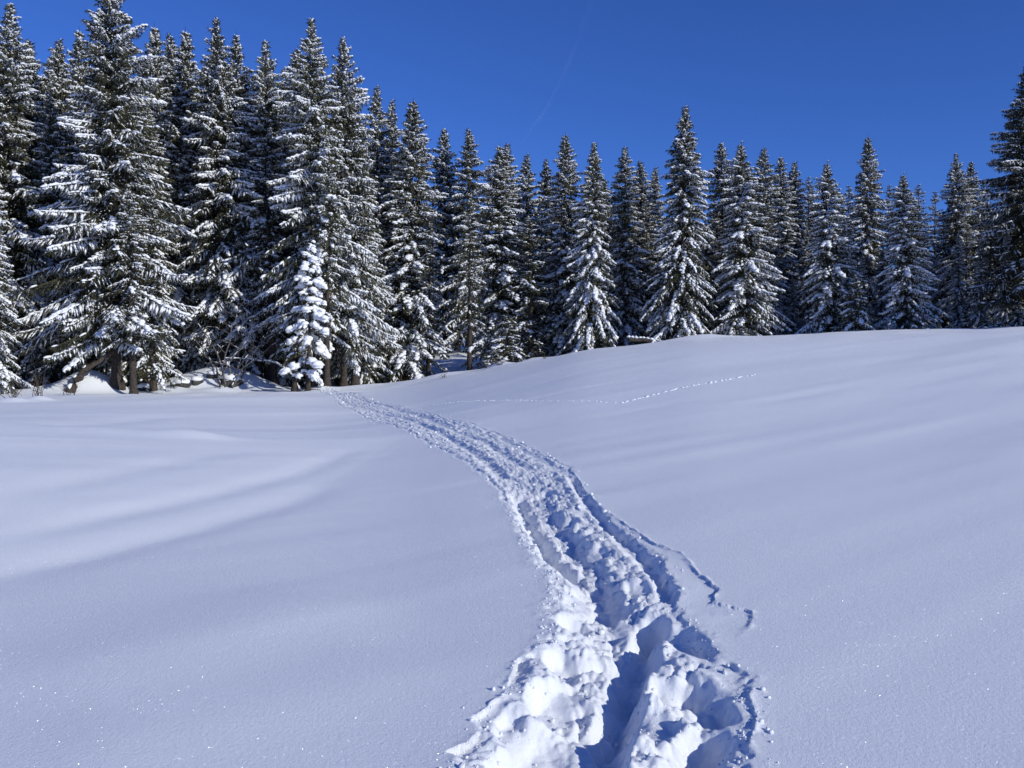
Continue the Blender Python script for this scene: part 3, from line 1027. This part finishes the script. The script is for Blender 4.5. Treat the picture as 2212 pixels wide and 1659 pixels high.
# leafless bush
g = np.random.default_rng(21)
base = place(487, 60.5)
bush = thing('bare_bush', 'bare grey bush with arching leafless stems between the two big spruce groups', 'bush', tuple(base))
sn = Acc()
for k, (dx, hz, bendx) in enumerate([(.4, 4.6, 2.8), (1.1, 3.6, 2.4), (-.5, 4.2, -1.6), (.2, 5.4, 1.4), (-.9, 3.0, -1.0), (1.6, 2.9, 2.0), (2.0, 4.9, 1.9)]):
    y0 = g.normal(0, .5)
    pts = [(dx * .3, y0 * .4, -.2), (dx * .6, y0 * .6, hz * .35), (dx + bendx * .45, y0, hz * .75), (dx + bendx, y0 * 1.4, hz)]
    P = smooth_path(pts, 16, .05, k)
    rad = np.linspace(.075, .018, 16)
    v, f = tube(P, rad, 6, k, .06)
    A_ = Acc()
    A_.add(v, f)
    for b in range(6):
        i = int(g.integers(4, 14))
        d = np.array([g.normal(.1, .8), g.normal(0, .6), g.uniform(.1, .8)]) * g.uniform(.7, 1.6)
        Q = smooth_path([P[i], P[i] + d * .5 + (0, 0, .12), P[i] + d], 7, .03, 50 + b)
        rq = np.linspace(.024, .008, 7)
        A_.add(*tube(Q, rq, 4))
        sn.add(*snow_on(Q, rq, g, .2, .7))
    sn.add(*snow_on(P, rad, g, .35, .6))
    v, f = A_.get()
    link('stem', mesh_from('stem', v, f, 3, M_GREYWOOD), bush)
v, f = sn.get()
link('snow_cover', mesh_from('bush_snow', v, f, 3, M_TREESNOW), bush, kind='stuff')


def branch_thing(name, label, cat, pts, r0, r1, mat, n=18, snow=.85, twigs=0, seed=0, size=1.0, wob=.03, twig_len=.7):
    """A single bent trunk or branch with twigs and a line of snow; its origin is its lower end."""
    gg = np.random.default_rng(seed)
    P = smooth_path(pts, n, wob, seed)
    o = P[0].copy()
    P = P - o
    rad = np.linspace(r0, r1, n)
    t = thing(name, label, cat, tuple(o))
    A_ = Acc()
    A_.add(*tube(P, rad, 8, seed, .08))
    for b in range(twigs):
        i = int(gg.integers(2, n - 1))
        d = gg.normal(0, 1, 3) * (.8, .6, .7) * twig_len
        Q = smooth_path([P[i], P[i] + d * .5, P[i] + d + (0, 0, .05)], 6, .02, b)
        A_.add(*tube(Q, np.linspace(max(r1 * .7, .009), .005, 6), 4))
    v, f = A_.get()
    link('wood', mesh_from(name + '_wood', v, f, 3, mat), t)
    if snow:
        link('snow_cover', mesh_from(name + '_snow', *snow_on(P, rad, gg, snow, size), 3, M_TREESNOW), t, kind='stuff')
    return t


def onto(X, dist, up=0.0):
    p = place(X, dist)
    p[2] += up
    return p


branch_thing('bent_sapling', 'thin bent sapling arching over with a line of snow left of the stump', 'sapling',
             [onto(648, 60.5, -.1), vpt(630, 806, 60.5), vpt(590, 783, 60.6), vpt(540, 776, 60.8), vpt(488, 774, 61)], .06, .02, M_GREYWOOD, 22, .95, 5, 3, 1.8)
branch_thing('leaning_trunk', 'dark crooked trunk leaning right over the snow mound on the left', 'dead tree',
             [onto(150, 58.5, -.2), vpt(160, 826, 58.5), vpt(176, 806, 58.6), vpt(205, 782, 58.8), vpt(250, 756, 59), vpt(300, 742, 59.2)], .27, .05, M_BARK, 18, .25, 8, 5, .7, .05)
branch_thing('dead_branch', 'long grey dead branch hanging in the shade left of the giant spruce', 'branch',
             [vpt(118, 758, 62), vpt(150, 737, 61.6), vpt(190, 720, 61.2), vpt(235, 716, 61)], .10, .05, M_GREYWOOD, 12, .5, 4, 6)
branch_thing('fallen_log', 'snow topped log lying between the trees left of the tall spire', 'log',
             [vpt(1358, 733, 60), vpt(1390, 734, 60.2), vpt(1430, 741, 60.6)], .16, .12, M_BARK, 10, .95, 0, 7, 1.0)
branch_thing('broken_branch', 'thin brown branch lying on the snow right of the small stump', 'branch',
             [onto(640, 56.2, .06), onto(662, 55.6, .12), onto(692, 55.0, .07)], .035, .012, M_TWIG, 10, 0, 5, 8, 1, .02, .4)

# stump with a snow cap
p = place(636, 56.6)
st = thing('tree_stump', 'small broken stump with a snow cap at the start of the path', 'stump', tuple(p))
v, f = tube([(0, 0, -.3), (.01, 0, .1), (.03, 0, .5), (.02, .02, .95)], [.24, .2, .16, .15], 9, 4, .12)
link('wood', mesh_from('stump_wood', v, f, 3, M_BARK), st)
link('snow_cap', mesh_from('stump_snow', *blobs(np.random.default_rng(3), np.array([[.02, .02, 1.02]]), np.array([[1.0, 0, 0]]), np.array([.22]), np.array([.2]), np.array([.19]), IV, IF), 3, M_TREESNOW), st)


def rock(X, dist, r, label, up=0.0, seed=0, cap=True):
    gg = np.random.default_rng(seed)
    p = place(X, dist)
    t = thing('rock', label, 'rock', (p[0], p[1], p[2] + up), gg.uniform(0, 6), 'rocks on the snow bank')
    bm_v = IV.copy()
    # one subdivision
    e = {}
    vs_, fs = list(map(tuple, bm_v)), []
    def mid(a, b):
        k = (min(a, b), max(a, b))
        if k not in e:
            m = (np.array(vs_[a]) + np.array(vs_[b])) / 2
            vs_.append(tuple(m / np.linalg.norm(m)))
            e[k] = len(vs_) - 1
        return e[k]
    for a, b, c in IF:
        x, y, z = mid(a, b), mid(b, c), mid(c, a)
        fs += [(a, x, z), (x, b, y), (z, y, c), (x, y, z)]
    V = np.array(vs_)
    V = V * (1 + .16 * gg.normal(0, 1, (len(V), 1))) * (r * 1.25, r, r * .85)
    link('stone', mesh_from('stone', V, np.array(fs), 3, M_ROCK), t)
    if cap:
        W = np.array(vs_) * (1 + .05 * gg.normal(0, 1, (len(vs_), 1))) * (r * 1.3, r * 1.05, r * .55) + (0, 0, r * .55)
        link('snow_cap', mesh_from('stone_snow', W, np.array(fs), 3, M_TREESNOW), t)


rock(392, 61.2, .42, 'dark rock under a snow cap, lowest of three on the shaded bank', .12, 1)
rock(425, 61.6, .36, 'round dark rock under a snow cap, middle of three on the shaded bank', .10, 2)
rock(462, 61.9, .36, 'round dark rock under a snow cap, highest of three on the shaded bank', .10, 3)
rock(310, 61.0, .40, 'low dark rock half sunk in snow behind the trunks of the giant spruce', .08, 5)
rock(497, 61.0, .62, 'boulder wholly rounded over with sunlit snow beside the bare bush', .0, 4)


def twigs(X, dist, n, h, label, seed, spread=.5, name='dry_shrub', cat='shrub', mound=None):
    gg = np.random.default_rng(seed)
    p = place(X, dist)
    t = thing(name, label, cat, tuple(p))
    for k in range(n):
        a = gg.uniform(0, 6.28)
        d = np.array([math.cos(a) * spread * gg.uniform(.2, 1.3), math.sin(a) * spread * .6, h * gg.uniform(.5, 1.1)])
        b0 = np.array([gg.normal(0, spread * .3), gg.normal(0, spread * .2), -.1])
        P = smooth_path([b0, b0 + d * .5 + (0, 0, .05), b0 + d], 8, .015, seed * 9 + k)
        A_ = Acc()
        A_.add(*tube(P, np.linspace(.017, .006, 8), 4))
        for q_ in range(3):
            i = int(gg.integers(2, 7))
            A_.add(*tube(smooth_path([P[i], P[i] + gg.normal(0, .2, 3) + (0, 0, .12)], 3), [.007, .006, .004], 3))
        v, f = A_.get()
        link('twig', mesh_from('twig', v, f, 3, M_TWIG), t)
    if mound:
        gm = np.random.default_rng(seed + 1)
        c = np.stack([gm.normal(0, mound * .6, 7), gm.normal(0, mound * .4, 7), gm.uniform(0, mound * .35, 7)], 1)
        link('snow_cover', mesh_from('shrub_snow', *blobs(gm, c, np.tile([[1.0, 0, .05]], (7, 1)), gm.uniform(.5, .9, 7) * mound, gm.uniform(.4, .7, 7) * mound, gm.uniform(.3, .5, 7) * mound, IV, IF), 3, M_TREESNOW), t, kind='stuff')


twigs(28, 45.5, 9, .75, 'low dry shrub with dark stems at the left frame edge', 1, .7)
twigs(84, 46.5, 12, 1.35, 'taller dry shrub with thin upright twigs in sunlit snow on the far left', 2, .55)
twigs(150, 56.0, 8, .9, 'faint dry twigs beside the foot of the leaning trunk', 6, .8)
twigs(476, 58.0, 5, .6, 'tiny bare shoot poking out of the shaded snow below the bush', 3, .25)
twigs(1080, 54.4, 9, .55, 'snow heaped shrub with dry twigs on the crest before the young spruce', 4, .45)
twigs(958, 52.5, 4, .38, 'few dry stalks sticking out of the crest near the gap', 5, .2, 'dry_stalks', 'stalks')
twigs(1178, 53.5, 4, .35, 'few dry stalks on the slope right of the snow heaped shrub', 8, .2, 'dry_stalks', 'stalks')

# faint vapour trail high in the sky
mv, nt, b = new_mat('vapour')
tr_ = nt.nodes.new('ShaderNodeBsdfTransparent')
df_ = nt.nodes.new('ShaderNodeBsdfTranslucent')
df_.inputs[0].default_value = (.95, .95, .97, 1)
ad_ = nt.nodes.new('ShaderNodeAddShader')
nt.links.new(b.outputs[0], ad_.inputs[0])
nt.links.new(df_.outputs[0], ad_.inputs[1])
mx = nt.nodes.new('ShaderNodeMixShader')
nz = noise_node(nt, .016, 4)
mr = nt.nodes.new('ShaderNodeMapRange')
mr.inputs['From Min'].default_value = .30
mr.inputs['From Max'].default_value = .75
mr.inputs['To Max'].default_value = .014
nt.links.new(nz.outputs[0], mr.inputs['Value'])
nt.links.new(mr.outputs[0], mx.inputs[0])
nt.links.new(tr_.outputs[0], mx.inputs[1])
nt.links.new(ad_.outputs[0], mx.inputs[2])
nt.links.new(mx.outputs[0], nt.nodes['Material Output'].inputs['Surface'])
b.inputs['Base Color'].default_value = (.9, .9, .92, 1)
P = np.array([vpt(1290, -40, 1300), vpt(1262, 45, 1350), vpt(1228, 140, 1425), vpt(1180, 235, 1500), vpt(1125, 310, 1575)])
P = smooth_path(P, 30, .7, 5)
v, f = tube(P - P[0], np.linspace(4.0, 2.2, 30) * np.random.default_rng(1).uniform(.7, 1.3, 30), 8, 2, .1)
ct = link('contrail', mesh_from('contrail', v, f, 3, mv), loc=tuple(P[0]))
ct['label'] = 'faint thin vapour trail fading down the blue sky'
ct['category'] = 'contrail'

open('/tmp/tris.txt', 'w').write(repr({k: [len(a.polygons) for a in v[:3]] for k, v in KINDS.items()}) + ' ground %d' % len(quads))
